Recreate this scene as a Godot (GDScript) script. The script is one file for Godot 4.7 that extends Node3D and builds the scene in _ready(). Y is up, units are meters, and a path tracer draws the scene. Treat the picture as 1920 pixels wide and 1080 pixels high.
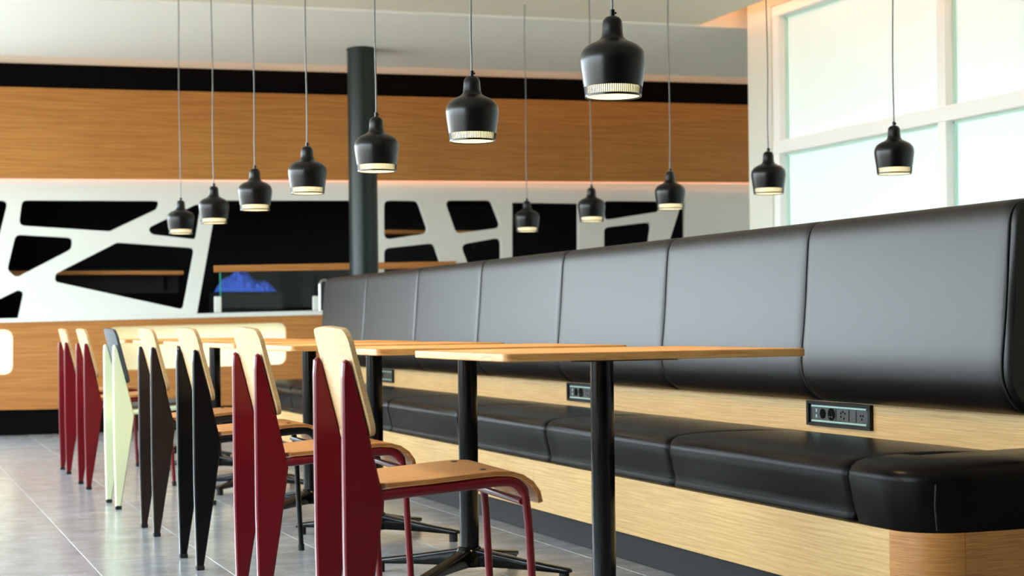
extends Node3D

# ---------------------------------------------------------------- helpers: shapes
func begin() -> SurfaceTool:
	var st := SurfaceTool.new()
	st.begin(Mesh.PRIMITIVE_TRIANGLES)
	return st

func tri(st: SurfaceTool, a: Vector3, na: Vector3, b: Vector3, nb: Vector3, c: Vector3, nc: Vector3) -> void:
	var g := (b - a).cross(c - a)
	if g.length_squared() < 1e-18:
		return
	st.set_normal(na)
	st.add_vertex(a)
	if g.dot(na + nb + nc) > 0.0:
		st.set_normal(nc); st.add_vertex(c)
		st.set_normal(nb); st.add_vertex(b)
	else:
		st.set_normal(nb); st.add_vertex(b)
		st.set_normal(nc); st.add_vertex(c)

func flat(st: SurfaceTool, a: Vector3, b: Vector3, c: Vector3, n: Vector3) -> void:
	tri(st, a, n, b, n, c, n)

func quad(st: SurfaceTool, a: Vector3, b: Vector3, c: Vector3, d: Vector3, n: Vector3) -> void:
	flat(st, a, b, c, n)
	flat(st, a, c, d, n)

# smooth surface through rows of points; normals point away from `inside`
func patch(st: SurfaceTool, rows: Array, inside: Vector3, wrap := false) -> void:
	var nr := rows.size()
	var nc: int = rows[0].size()
	var norms := []
	var total := 0.0
	for i in nr:
		var line := PackedVector3Array()
		for j in nc:
			var p: Vector3 = rows[i][j]
			var du: Vector3 = rows[mini(i + 1, nr - 1)][j] - rows[maxi(i - 1, 0)][j]
			var j0 := (j - 1 + nc) % nc if wrap else maxi(j - 1, 0)
			var j1 := (j + 1) % nc if wrap else mini(j + 1, nc - 1)
			var dv: Vector3 = rows[i][j1] - rows[i][j0]
			var n := du.cross(dv)
			if n.length_squared() < 1e-16:
				n = Vector3.ZERO
			else:
				n = n.normalized()
			total += n.dot((p - inside).normalized())
			line.append(n)
		norms.append(line)
	var s := 1.0 if total >= 0.0 else -1.0
	for i in nr:
		for j in nc:
			var n: Vector3 = norms[i][j] * s
			if n == Vector3.ZERO:
				n = (rows[i][j] - inside).normalized()
			norms[i][j] = n
	for i in nr - 1:
		for j in (nc if wrap else nc - 1):
			var k := (j + 1) % nc
			tri(st, rows[i][j], norms[i][j], rows[i + 1][j], norms[i + 1][j], rows[i + 1][k], norms[i + 1][k])
			tri(st, rows[i][j], norms[i][j], rows[i + 1][k], norms[i + 1][k], rows[i][k], norms[i][k])

func cap(st: SurfaceTool, ring: Array, n: Vector3) -> void:
	var c := Vector3.ZERO
	for p in ring:
		c += p
	c /= ring.size()
	for j in ring.size():
		flat(st, c, ring[j], ring[(j + 1) % ring.size()], n)

# closed sections joined into a solid
func loft(st: SurfaceTool, sections: Array, inside: Vector3) -> void:
	patch(st, sections, inside, true)
	var n := sections.size()
	var c0: Vector3 = sections[0][0]
	var c1: Vector3 = sections[n - 1][0]
	var d := (c1 - c0).normalized()
	cap(st, sections[0], -d)
	cap(st, sections[n - 1], d)

func rbox(st: SurfaceTool, c: Vector3, size: Vector3, r := 0.003, seg := 1) -> void:
	var h := size / 2.0
	r = minf(r, minf(h.x, minf(h.y, h.z)) * 0.98)
	var inner := h - Vector3(r, r, r)
	for axis in 3:
		var u := (axis + 1) % 3
		var v := (axis + 2) % 3
		for s in [-1.0, 1.0]:
			var us := []
			var vs := []
			for k in seg + 1:
				var t := tan(PI / 4.0 * (1.0 - float(k) / seg)) * r
				us.append(-inner[u] - t); vs.append(-inner[v] - t)
			for k in seg + 1:
				var t := tan(PI / 4.0 * float(k) / seg) * r
				us.append(inner[u] + t); vs.append(inner[v] + t)
			var P := []
			var N := []
			for a in us:
				var pr := []
				var nr := []
				for b in vs:
					var p := Vector3.ZERO
					p[axis] = s * h[axis]; p[u] = a; p[v] = b
					var q := p.clamp(-inner, inner)
					var d := (p - q).normalized()
					pr.append(c + q + d * r)
					nr.append(d)
				P.append(pr); N.append(nr)
			for i in us.size() - 1:
				for j in vs.size() - 1:
					tri(st, P[i][j], N[i][j], P[i + 1][j], N[i + 1][j], P[i + 1][j + 1], N[i + 1][j + 1])
					tri(st, P[i][j], N[i][j], P[i + 1][j + 1], N[i + 1][j + 1], P[i][j + 1], N[i][j + 1])

func tube(st: SurfaceTool, path: Array, r, n := 12, closed_ends := true) -> void:
	var secs := []
	var side := Vector3.ZERO
	for i in path.size():
		var d: Vector3 = (path[mini(i + 1, path.size() - 1)] - path[maxi(i - 1, 0)]).normalized()
		if side == Vector3.ZERO:
			side = d.cross(Vector3.UP if absf(d.y) < 0.9 else Vector3.RIGHT).normalized()
		side = (side - d * side.dot(d)).normalized()
		var up := d.cross(side)
		var rr: float = r[i] if r is Array else r
		var ring := []
		for k in n:
			var a := TAU * k / n
			ring.append(path[i] + (side * cos(a) + up * sin(a)) * rr)
		secs.append(ring)
	for i in secs.size() - 1:
		for k in n:
			var m := (k + 1) % n
			var a0: Vector3 = (secs[i][k] - path[i]).normalized()
			var a1: Vector3 = (secs[i][m] - path[i]).normalized()
			var b0: Vector3 = (secs[i + 1][k] - path[i + 1]).normalized()
			var b1: Vector3 = (secs[i + 1][m] - path[i + 1]).normalized()
			tri(st, secs[i][k], a0, secs[i + 1][k], b0, secs[i + 1][m], b1)
			tri(st, secs[i][k], a0, secs[i + 1][m], b1, secs[i][m], a1)
	if closed_ends:
		cap(st, secs[0], (path[0] - path[1]).normalized())
		cap(st, secs[-1], (path[-1] - path[-2]).normalized())

# profile of Vector2(radius, height) turned round the y axis at c; out = +1 when the outside faces away from the axis
func lathe(st: SurfaceTool, prof: Array, c := Vector3.ZERO, n := 32, out := 1.0) -> void:
	var m := prof.size()
	var nn := []
	for i in m:
		var d: Vector2 = prof[mini(i + 1, m - 1)] - prof[maxi(i - 1, 0)]
		var q := Vector2(d.y, -d.x).normalized()
		if prof[mini(i + 1, m - 1)].y < prof[maxi(i - 1, 0)].y:
			q = -q
		nn.append(q * out)
	for i in m - 1:
		for k in n:
			var a := TAU * k / n
			var b := TAU * (k + 1) / n
			var da := Vector3(cos(a), 0, sin(a))
			var db := Vector3(cos(b), 0, sin(b))
			var up := Vector3.UP
			var p00: Vector3 = c + da * prof[i].x + up * prof[i].y
			var p01: Vector3 = c + db * prof[i].x + up * prof[i].y
			var p10: Vector3 = c + da * prof[i + 1].x + up * prof[i + 1].y
			var p11: Vector3 = c + db * prof[i + 1].x + up * prof[i + 1].y
			var n00: Vector3 = da * nn[i].x + up * nn[i].y
			var n01: Vector3 = db * nn[i].x + up * nn[i].y
			var n10: Vector3 = da * nn[i + 1].x + up * nn[i + 1].y
			var n11: Vector3 = db * nn[i + 1].x + up * nn[i + 1].y
			tri(st, p00, n00, p10, n10, p11, n11)
			tri(st, p00, n00, p11, n11, p01, n01)

func cyl(st: SurfaceTool, c: Vector3, r: float, h: float, n := 24) -> void:
	tube(st, [c, c + Vector3(0, h, 0)], r, n)

# a convex outline in x, y pushed to both sides of z = zc, with bevelled rims
func plate(st: SurfaceTool, poly: Array, zc: float, t: float, b: float) -> void:
	var n := poly.size()
	var area := 0.0
	for i in n:
		area += poly[i].cross(poly[(i + 1) % n])
	var sgn := 1.0 if area > 0.0 else -1.0
	var inner := []
	for i in n:
		var e0: Vector2 = (poly[i] - poly[(i - 1 + n) % n]).normalized()
		var e1: Vector2 = (poly[(i + 1) % n] - poly[i]).normalized()
		var n0 := Vector2(-e0.y, e0.x) * sgn
		var n1 := Vector2(-e1.y, e1.x) * sgn
		var k := (n0 + n1).normalized()
		inner.append(poly[i] + k * b / maxf(0.5, k.dot(n0)))
	for s in [-1.0, 1.0]:
		var ring := []
		for p in inner:
			ring.append(Vector3(p.x, p.y, zc + s * t / 2.0))
		cap(st, ring, Vector3(0, 0, s))
	for i in n:
		var j := (i + 1) % n
		var e: Vector2 = (poly[j] - poly[i]).normalized()
		var o := Vector2(e.y, -e.x) * sgn
		var side := Vector3(o.x, o.y, 0)
		quad(st, Vector3(poly[i].x, poly[i].y, zc - t / 2 + b), Vector3(poly[j].x, poly[j].y, zc - t / 2 + b), Vector3(poly[j].x, poly[j].y, zc + t / 2 - b), Vector3(poly[i].x, poly[i].y, zc + t / 2 - b), side)
		for s in [-1.0, 1.0]:
			var z0: float = zc + s * (t / 2 - b)
			var z1: float = zc + s * t / 2
			quad(st, Vector3(poly[i].x, poly[i].y, z0), Vector3(poly[j].x, poly[j].y, z0), Vector3(inner[j].x, inner[j].y, z1), Vector3(inner[i].x, inner[i].y, z1), (side + Vector3(0, 0, s)).normalized())

# a flat four-cornered slab: outline in x, y, from z0 back to z1
func slab(st: SurfaceTool, poly: Array, z0: float, z1: float) -> void:
	var f := []
	var k := []
	var c := Vector2.ZERO
	for p in poly:
		f.append(Vector3(p.x, p.y, z0)); k.append(Vector3(p.x, p.y, z1))
		c += p / poly.size()
	cap(st, f, Vector3(0, 0, signf(z0 - z1)))
	cap(st, k, Vector3(0, 0, signf(z1 - z0)))
	for i in poly.size():
		var j := (i + 1) % poly.size()
		var e: Vector2 = (poly[j] - poly[i]).normalized()
		var o := Vector2(e.y, -e.x)
		if o.dot((poly[i] + poly[j]) / 2 - c) < 0:
			o = -o
		quad(st, f[i], f[j], k[j], k[i], Vector3(o.x, o.y, 0))

func fillet(poly: Array, r: float, seg := 5) -> PackedVector2Array:
	var res := PackedVector2Array()
	var n := poly.size()
	for i in n:
		var p: Vector2 = poly[i]
		var a: Vector2 = poly[(i - 1 + n) % n] - p
		var b: Vector2 = poly[(i + 1) % n] - p
		var ang := absf(a.angle_to(b)) / 2.0
		var d := minf(r / tan(ang), minf(a.length(), b.length()) * 0.45)
		var p0 := p + a.normalized() * d
		var p1 := p + b.normalized() * d
		for k in seg + 1:
			var t := float(k) / seg
			res.append(p0.lerp(p, t).lerp(p.lerp(p1, t), t))
	return res

# ---------------------------------------------------------------- helpers: objects
var taken := {}
func numbered(called: String) -> String:
	var n: int = taken.get(called, 0)
	taken[called] = n + 1
	return called if n == 0 else "%s_%03d" % [called, n]

func tag(o: Node, label := "", category := "", group := "", kind := "") -> void:
	if label: o.set_meta("label", label)
	if category: o.set_meta("category", category)
	if group: o.set_meta("group", group)
	if kind: o.set_meta("kind", kind)

func put(called: String, st: SurfaceTool, m: Material, parent: Node = self) -> MeshInstance3D:
	var o := MeshInstance3D.new()
	o.name = numbered(called) if parent == self else called
	st.index()
	o.mesh = st.commit()
	o.material_override = m
	parent.add_child(o, true)
	return o

func share(called: String, mesh: Mesh, m: Material, parent: Node, at: Vector3) -> MeshInstance3D:
	var o := MeshInstance3D.new()
	o.name = called
	o.mesh = mesh
	o.material_override = m
	o.position = at
	parent.add_child(o, true)
	return o

func thing(called: String, at: Vector3, label: String, category: String, group := "") -> Node3D:
	var o := Node3D.new()
	o.name = numbered(called)
	o.position = at
	add_child(o)
	tag(o, label, category, group)
	return o

func structure(called: String) -> Node3D:
	var o := Node3D.new()
	o.name = called
	add_child(o)
	o.set_meta("kind", "structure")
	return o

func copy(src: Node3D, label := "", group := "") -> Node3D:
	var base: String = src.name
	var o: Node3D = src.duplicate()
	o.name = numbered(base)
	add_child(o)
	if label: o.set_meta("label", label)
	if group: o.set_meta("group", group)
	return o

# ---------------------------------------------------------------- helpers: materials
var M := {}
func mat(c: Color, rough: float, metal := 0.0, spec := 0.5) -> StandardMaterial3D:
	var m := StandardMaterial3D.new()
	m.albedo_color = c
	m.roughness = rough
	m.metallic = metal
	m.metallic_specular = spec
	return m

func c8(r: int, g: int, b: int) -> Color:
	return Color8(r, g, b)

func noise(sd: int, freq: float, oct := 3) -> FastNoiseLite:
	var n := FastNoiseLite.new()
	n.seed = sd
	n.noise_type = FastNoiseLite.TYPE_SIMPLEX_SMOOTH
	n.frequency = freq
	n.fractal_octaves = oct
	return n

# wood: long streaks along u, fine pores, a slow figure that bends the streaks; sampled on a torus-free wide tile
func wood_texture(sd: int, pale: Color, dark: Color, figure: float) -> ImageTexture:
	var w := 512
	var h := 512
	var im := Image.create(w, h, false, Image.FORMAT_RGB8)
	var bend := noise(sd, 1.0, 2)
	var streak := noise(sd + 1, 1.0, 3)
	var pore := noise(sd + 2, 1.0, 2)
	for y in h:
		for x in w:
			var u := float(x) / w
			var v := float(y) / h
			# mirrored coordinate keeps the tile seamless
			var mu := 1.0 - absf(2.0 * u - 1.0)
			var mv := 1.0 - absf(2.0 * v - 1.0)
			var b := bend.get_noise_2d(mu * 2.2, mv * 3.0) * figure
			var s := streak.get_noise_2d(mu * 2.0, (mv + b) * 38.0)
			var p := pore.get_noise_2d(mu * 9.0, mv * 150.0)
			var t := clampf(0.45 + s * 0.55 + maxf(0.0, p - 0.15) * 0.55, 0.0, 1.0)
			im.set_pixel(x, y, pale.lerp(dark, t))
	return ImageTexture.create_from_image(im)

func wood(tex: ImageTexture, tint: Color, rough: float, scale: Vector3, world := true) -> StandardMaterial3D:
	var m := mat(tint, rough)
	m.albedo_texture = tex
	m.uv1_triplanar = true
	m.uv1_world_triplanar = world
	m.uv1_scale = scale
	m.uv1_triplanar_sharpness = 8.0
	return m

func stone_texture(sd: int) -> ImageTexture:
	var w := 512
	var im := Image.create(w, w, false, Image.FORMAT_RGB8)
	var a := noise(sd, 1.0, 4)
	var b := noise(sd + 5, 1.0, 4)
	var c := noise(sd + 9, 1.0, 3)
	for y in w:
		for x in w:
			var u := 1.0 - absf(2.0 * x / w - 1.0)
			var v := 1.0 - absf(2.0 * y / w - 1.0)
			var q := a.get_noise_2d(u * 4.0, v * 4.5) * 0.55 + b.get_noise_2d(u * 18.0, v * 20.0) * 0.22
			var vein := pow(1.0 - minf(1.0, absf(c.get_noise_2d(u * 2.5 + q * 0.5, v * 6.0)) * 5.0), 4.0)
			var t := clampf(0.5 + q * 0.9, 0.0, 1.0)
			var col := Color8(158, 153, 146).lerp(Color8(198, 195, 190), t)
			col = col.lerp(Color8(222, 219, 212), vein * 0.45)
			im.set_pixel(x, y, col)
	return ImageTexture.create_from_image(im)

func bump(m: StandardMaterial3D, freq: float, amount: float, scale: float, sd := 4) -> void:
	var t := NoiseTexture2D.new()
	t.width = 256
	t.height = 256
	t.seamless = true
	var n := noise(sd, freq, 3)
	t.noise = n
	m.heightmap_enabled = true
	m.heightmap_texture = t
	m.heightmap_scale = amount
	m.uv1_triplanar = true
	m.uv1_world_triplanar = true
	m.uv1_scale = Vector3.ONE * scale

func glow(c: Color, energy: float) -> StandardMaterial3D:
	var m := mat(Color(0.9, 0.9, 0.9), 0.6)
	m.emission_enabled = true
	m.emission = c
	m.emission_energy_multiplier = energy
	return m

# ---------------------------------------------------------------- scene
const EYE := 0.815
const BACK := -13.6

func _ready() -> void:
	# camera: level, turned 20.4 degrees from the line of the bench, lens shifted up, a slight roll
	var cam := Camera3D.new()
	cam.name = "camera"
	var focal := 3213.0
	cam.near = 0.05
	cam.far = 200.0
	cam.set_frustum(1080.0 / focal * cam.near, Vector2(0.0, 65.66 / focal * cam.near), cam.near, cam.far)
	cam.position = Vector3(0, EYE, 0)
	cam.rotation = Vector3(0, -atan(1195.0 / focal), -0.012)
	add_child(cam)
	cam.current = true

	var env := Environment.new()
	var sky_mat := ProceduralSkyMaterial.new()
	sky_mat.sky_top_color = c8(214, 232, 244)
	sky_mat.sky_horizon_color = c8(228, 243, 250)
	sky_mat.ground_bottom_color = c8(166, 165, 158)
	sky_mat.ground_horizon_color = c8(168, 168, 162)
	sky_mat.energy_multiplier = 1.0
	var sky := Sky.new()
	sky.sky_material = sky_mat
	env.background_mode = Environment.BG_SKY
	env.sky = sky
	env.background_energy_multiplier = 22.0
	env.tonemap_mode = Environment.TONE_MAPPER_LINEAR
	env.tonemap_exposure = 0.77
	env.sdfgi_enabled = true
	env.ssao_enabled = true
	env.ssil_enabled = true
	var we := WorldEnvironment.new()
	we.name = "world_environment"
	we.environment = env
	var att := CameraAttributesPhysical.new()
	att.frustum_focal_length = 50.0
	att.frustum_focus_distance = 4.9
	att.exposure_aperture = 4.6
	we.camera_attributes = att
	add_child(we)

	make_materials()
	build_shell()
	build_ceiling()
	build_window_wall()
	build_back_wall()
	build_counter()
	plank("added_plank", "oak shelf added to give the warm strip behind the wide cut-outs of the white wall", 0.5, 2.35, 1.255)
	plank("added_plank", "oak shelf added to give the warm strip behind the cut-outs beside the dark doorway", 3.95, 5.0, 1.60)
	build_column()
	build_bench()
	build_tables()
	build_chairs()
	build_lamps()

func make_materials() -> void:
	var oak := wood_texture(11, c8(224, 174, 106), c8(172, 114, 54), 0.02)
	var pale := wood_texture(23, c8(224, 190, 130), c8(190, 148, 88), 0.012)
	var birch := wood_texture(37, c8(192, 158, 112), c8(170, 134, 90), 0.008)
	M.oak_top = wood(oak, Color.WHITE, 0.42, Vector3(0.9, 1.6, 1.6))
	M.oak_wall = wood(oak, c8(230, 214, 176), 0.5, Vector3(0.28, 0.9, 0.9))
	M.oak_counter = wood(oak, c8(232, 210, 185), 0.5, Vector3(0.28, 0.9, 0.9))
	M.oak_bench = wood(pale, Color.WHITE, 0.45, Vector3(1.0, 1.7, 0.6))
	M.oak_corner = wood(oak, c8(235, 220, 205), 0.45, Vector3(1.6, 2.4, 1.6))
	M.ply_back = wood(birch, Color.WHITE, 0.45, Vector3(1.2, 2.0, 1.2))
	M.ply_seat = wood(oak, c8(250, 235, 225), 0.4, Vector3(1.0, 1.6, 1.8))
	M.ply_edge = wood(oak, c8(150, 112, 84), 0.55, Vector3(1.0, 6.0, 1.0))
	M.stone = []
	for k in 3:
		var m := wood(stone_texture(60 + 13 * k), [c8(228, 238, 255), c8(222, 232, 250), c8(232, 242, 255)][k], 0.2, Vector3(0.55, 0.55, 0.55))
		M.stone.append(m)
	M.grout = mat(c8(164, 163, 160), 0.8)
	M.white = mat(c8(228, 230, 221), 0.55)
	M.walnut = mat(c8(70, 55, 44), 0.6)
	M.paint = mat(c8(226, 227, 214), 0.7)
	M.ceiling = mat(c8(242, 243, 234), 0.75)
	M.panel = mat(c8(232, 226, 208), 0.7)
	M.cord = mat(c8(112, 114, 112), 0.3)
	M.frame = mat(c8(248, 249, 246), 0.5)
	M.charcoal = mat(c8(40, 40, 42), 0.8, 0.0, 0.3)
	M.black = mat(c8(12, 12, 13), 0.6, 0.0, 0.4)
	M.ink = mat(c8(10, 10, 11), 0.8, 0.0, 0.15)
	M.dark_metal = mat(c8(9, 11, 12), 0.16, 0.0, 0.42)
	M.lamp = mat(c8(6, 8, 9), 0.28, 0.0, 0.40)
	M.column = mat(c8(22, 37, 34), 0.38, 0.0, 0.42)
	M.leather = mat(c8(16, 12, 11), 0.42, 0.0, 0.44)
	bump(M.leather, 0.09, 0.006, 9.0)
	M.seat_leather = mat(c8(12, 9, 8), 0.31, 0.0, 0.21)
	bump(M.seat_leather, 0.09, 0.006, 9.0)
	M.thread = mat(c8(14, 13, 13), 0.7)
	M.rubber = mat(c8(12, 12, 12), 0.8)
	M.red = mat(c8(100, 5, 16), 0.32, 0.0, 0.42)
	M.cream = mat(c8(216, 221, 180), 0.4)
	M.brown = mat(c8(36, 26, 21), 0.34, 0.0, 0.38)
	M.jet = mat(c8(6, 6, 7), 0.3, 0.0, 0.36)
	M.slate = mat(c8(56, 60, 66), 0.45, 0.0, 0.4)
	M.screw = mat(c8(70, 60, 52), 0.35, 0.8)
	M.chrome = mat(c8(205, 208, 208), 0.15, 1.0)
	M.mint = mat(c8(168, 205, 192), 0.3, 0.4)
	M.socket = mat(c8(38, 44, 45), 0.45)
	M.lamp_glow = glow(Color(1.0, 0.93, 0.70), 2.0)
	M.lamp_inside = mat(c8(236, 214, 158), 0.45)
	M.peach = glow(Color(1.0, 0.62, 0.40), 1.6)
	M.cream_light = glow(Color(1.0, 0.95, 0.72), 1.0)
	M.blue = mat(c8(62, 108, 232), 0.8)
	M.teal = mat(c8(196, 236, 220), 0.4)
	var g := mat(Color(0.9, 0.98, 0.95, 0.01), 0.04, 0.0, 0.22)
	g.transparency = BaseMaterial3D.TRANSPARENCY_ALPHA
	M.glass = g
	var f := mat(Color(0.94, 0.988, 0.975, 0.872), 0.55)
	f.transparency = BaseMaterial3D.TRANSPARENCY_ALPHA
	M.frosted = f
	M.glass_edge = mat(c8(48, 150, 118), 0.2)

# ---------------------------------------------------------------- room
func bx(st: SurfaceTool, x0: float, x1: float, y0: float, y1: float, z0: float, z1: float, r := 0.002) -> void:
	rbox(st, Vector3((x0 + x1) / 2, (y0 + y1) / 2, (z0 + z1) / 2), Vector3(absf(x1 - x0), absf(y1 - y0), absf(z1 - z0)), r)

func build_shell() -> void:
	var floor_node := structure("floor")
	var st := begin()
	bx(st, -4.0, 8.4, -0.2, -0.0025, -17.0, 9.2)
	put("grout_bed", st, M.grout, floor_node)
	# stone tiles, 0.405 by 0.81, rows staggered by half
	var tw := 0.405
	var tl := 0.81
	var kinds := []
	for k in 3:
		var s := begin()
		rbox(s, Vector3(0, -0.01, 0), Vector3(tw - 0.004, 0.02, tl - 0.004), 0.0012)
		s.index()
		kinds.append(s.commit())
	var rng := RandomNumberGenerator.new()
	rng.seed = 5
	var rest := begin()
	for i in range(-12, 19):
		for j in range(-22, 19):
			var x := 0.8915 + i * tw
			var z := -6.14 + tl / 2 + j * tl + (tl / 2 if i % 2 else 0.0)
			if x < -3.95 or x > 8.2 or z < -16.8 or z > 8.6:
				continue
			var k := rng.randi() % 3
			if x > 0.0 and x < 2.5 and z < -4.6 and z > -14.1:
				share("tile", kinds[k], M.stone[k], floor_node, Vector3(x, 0, z))
			else:
				rbox(rest, Vector3(x, -0.01, z), Vector3(tw - 0.004, 0.02, tl - 0.004), 0.0012)
	var field := put("tile_field", rest, M.stone[0], floor_node)
	field.set_meta("kind", "stuff")

	# wall behind the camera and closing wall of the kitchen
	var wf := structure("wall_front")
	st = begin()
	bx(st, -4.0, 8.4, 0, 3.6, 9.0, 9.2)
	put("plaster", st, M.walnut, wf)
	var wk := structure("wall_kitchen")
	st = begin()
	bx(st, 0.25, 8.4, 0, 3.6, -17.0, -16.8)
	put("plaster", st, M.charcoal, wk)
	# glazed wall on the daylight side
	var wl := structure("wall_left")
	st = begin()
	bx(st, -2.75, -2.55, 0, 0.7, -13.64, 9.2)
	put("sill", st, M.frame, wl)
	st = begin()
	bx(st, -2.75, -2.55, 2.62, 3.6, -13.64, 9.2)
	put("lintel", st, M.paint, wl)
	st = begin()
	bx(st, -2.75, -2.55, 0.7, 2.62, -13.64, -13.5)
	put("pier", st, M.frame, wl)
	st = begin()
	bx(st, -2.75, -2.55, 0.7, 2.62, -1.62, 9.2)
	put("pier", st, M.paint, wl)
	for k in 5:
		var z0 := -1.62 - k * 2.38
		var wn := structure("window_%d" % (k + 2))
		st = begin()
		bx(st, -2.73, -2.59, 0.7, 2.62, z0 - 2.38, z0 - 2.30)
		bx(st, -2.71, -2.61, 0.7, 0.76, z0 - 2.30, z0)
		bx(st, -2.71, -2.61, 2.56, 2.62, z0 - 2.30, z0)
		put("frame", st, M.frame, wn)
		st = begin()
		quad(st, Vector3(-2.66, 0.76, z0), Vector3(-2.66, 2.56, z0), Vector3(-2.66, 2.56, z0 - 2.30), Vector3(-2.66, 0.76, z0 - 2.30), Vector3(1, 0, 0))
		put("pane", st, M.glass, wn)
	# glazed end beside the counter
	var wg := structure("window_7")
	for x in [-2.52, -1.13, 0.22]:
		st = begin()
		bx(st, x - 0.03, x + 0.03, 0.7, 2.8, -13.64, -13.54)
		put("post", st, M.frame, wg)
	for y in [0.73, 2.77]:
		st = begin()
		bx(st, -2.55, 0.25, y - 0.03, y + 0.03, -13.64, -13.54)
		put("rail", st, M.frame, wg)
	for x in [-2.49, -1.10]:
		st = begin()
		quad(st, Vector3(x, 0.76, -13.59), Vector3(x + 1.30, 0.76, -13.59), Vector3(x + 1.30, 2.74, -13.59), Vector3(x, 2.74, -13.59), Vector3(0, 0, 1))
		put("pane", st, M.glass, wg)
	st = begin()
	bx(st, -2.55, 0.25, 2.8, 3.6, -13.64, -13.54)
	put("lintel", st, M.paint, wg)
	st = begin()
	bx(st, -2.55, 0.25, 0.0, 0.7, -13.64, -13.54)
	put("parapet", st, M.paint, wg)  # unseen, added to keep bright outdoor ground out of the backrest reflections
	# far wall of the alcove beyond the window wall
	var wa := structure("wall_alcove")
	st = begin()
	bx(st, 8.2, 8.4, 0, 3.6, -17.0, -13.3)
	bx(st, 8.2, 8.4, 0, 3.6, -11.2, -10.8)
	bx(st, 8.2, 8.4, 0, 0.5, -13.6, -10.2)
	bx(st, 8.2, 8.4, 2.8, 3.6, -13.6, -10.2)
	put("plaster", st, M.paint, wa)
	var wx := structure("window_8")  # unseen window, added to brighten the right end of the white wall
	for z in [-13.27, -12.25, -11.23]:
		st = begin()
		bx(st, 8.25, 8.33, 0.5, 2.8, z - 0.03, z + 0.03)
		put("post", st, M.frame, wx)
	for z in [-12.76, -11.74]:
		st = begin()
		bx(st, 8.28, 8.288, 0.5, 2.8, z - 0.48, z + 0.48, 0.001)
		put("pane", st, M.frosted, wx)
	st = begin()
	bx(st, 6.361, 8.2, 0, 3.6, -11.0, -10.85)
	put("plaster", st, M.paint, wa)

func build_ceiling() -> void:
	var root := structure("ceiling")
	var st := begin()
	bx(st, -4.0, 6.36, 3.36, 3.6, -13.64, 9.2)
	bx(st, 0.25, 6.36, 3.36, 3.6, -17.0, -13.642)
	bx(st, 6.361, 8.4, 3.36, 3.6, -17.0, -10.8)
	put("upper_slab", st, M.ceiling, root)
	# hanging panels over the tables with open joints between them
	var xs := [-2.5, -0.935, 1.292, 3.533, 5.652]
	for k in 4:
		st = begin()
		var x0: float = xs[k] + 0.006
		var x1: float = xs[k + 1] - 0.006
		box_from(st, [Vector3(x0, 2.97, 8.9), Vector3(x1, 2.97, 8.9), Vector3(x1, 2.97, aisle_edge(x1) + 0.004), Vector3(x0, 2.97, aisle_edge(x0) + 0.004)], 0.09)
		put("panel", st, M.panel, root)
	# panel over the far aisle, falling a little towards the wall, with a beam along its near edge
	st = begin()
	box_from(st, [Vector3(-2.5, 2.956, aisle_edge(-2.5)), Vector3(8.2, 2.956, aisle_edge(8.2)), Vector3(8.2, 2.956, aisle_edge(8.2) - 0.16), Vector3(-2.5, 2.956, aisle_edge(-2.5) - 0.16)], 0.4)
	put("edge_beam", st, M.ceiling, root)
	st = begin()
	box_from(st, [Vector3(-2.5, 2.955, aisle_edge(-2.5) - 0.001), Vector3(8.2, 2.955, aisle_edge(8.2) - 0.001), Vector3(8.2, 2.84, -12.597), Vector3(-2.5, 2.84, -13.45)], 0.09)
	put("panel", st, M.ceiling, root)

	# warm light lines hidden above the panel edges
	cove("window_cove_light", Vector3(5.61, 3.085, -4.0), 14.4, PI / 2, Vector3(0.8, 1.0, 0.0), 6.5, "peach light strip lying above the ceiling panels beside the frosted windows")
	cove("wall_cove_light", Vector3(2.9, 3.0, -12.75), 11.0, 0.0, Vector3(0, 0.8, -1.0), 1.6, "peach light strip lying above the ceiling panel facing the black band")

# near edge of the panel over the far aisle
func aisle_edge(x: float) -> float:
	return -11.60 + 0.0645 * maxf(x - 0.0, 0.0)

func cove(called: String, at: Vector3, length: float, turn: float, aim: Vector3, energy: float, label: String) -> void:
	var o := thing(called, at, label, "light")
	var st := begin()
	rbox(st, Vector3.ZERO, Vector3(length, 0.015, 0.03), 0.003)
	var s := put("strip", st, M.peach, o)
	s.rotation.y = turn
	var l := AreaLight3D.new()
	l.name = "strip_light"
	l.area_size = Vector2(length, 0.03)
	l.area_range = 20.0
	l.light_color = Color(1.0, 0.66, 0.42)
	l.light_energy = energy
	l.shadow_enabled = true
	o.add_child(l)
	var d := aim.normalized()
	var along := Vector3(1, 0, 0) if turn == 0.0 else Vector3(0, 0, -1)
	l.position = d * 0.03
	l.basis = Basis(along, (-d).cross(along).normalized(), -d).orthonormalized()

# a slab standing on its lower outline p (four points, level), t thick
func box_from(st: SurfaceTool, p: Array, t: float) -> void:
	var up := Vector3(0, t, 0)
	quad(st, p[0], p[1], p[2], p[3], Vector3.DOWN)
	quad(st, p[0] + up, p[1] + up, p[2] + up, p[3] + up, Vector3.UP)
	var c: Vector3 = (p[0] + p[1] + p[2] + p[3]) / 4.0
	for i in 4:
		var j := (i + 1) % 4
		var e: Vector3 = p[j] - p[i]
		var n := Vector3(e.z, 0, -e.x).normalized()
		if n.dot(p[i] - c) < 0:
			n = -n
		quad(st, p[i], p[j], p[j] + up, p[i] + up, n)

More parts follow.
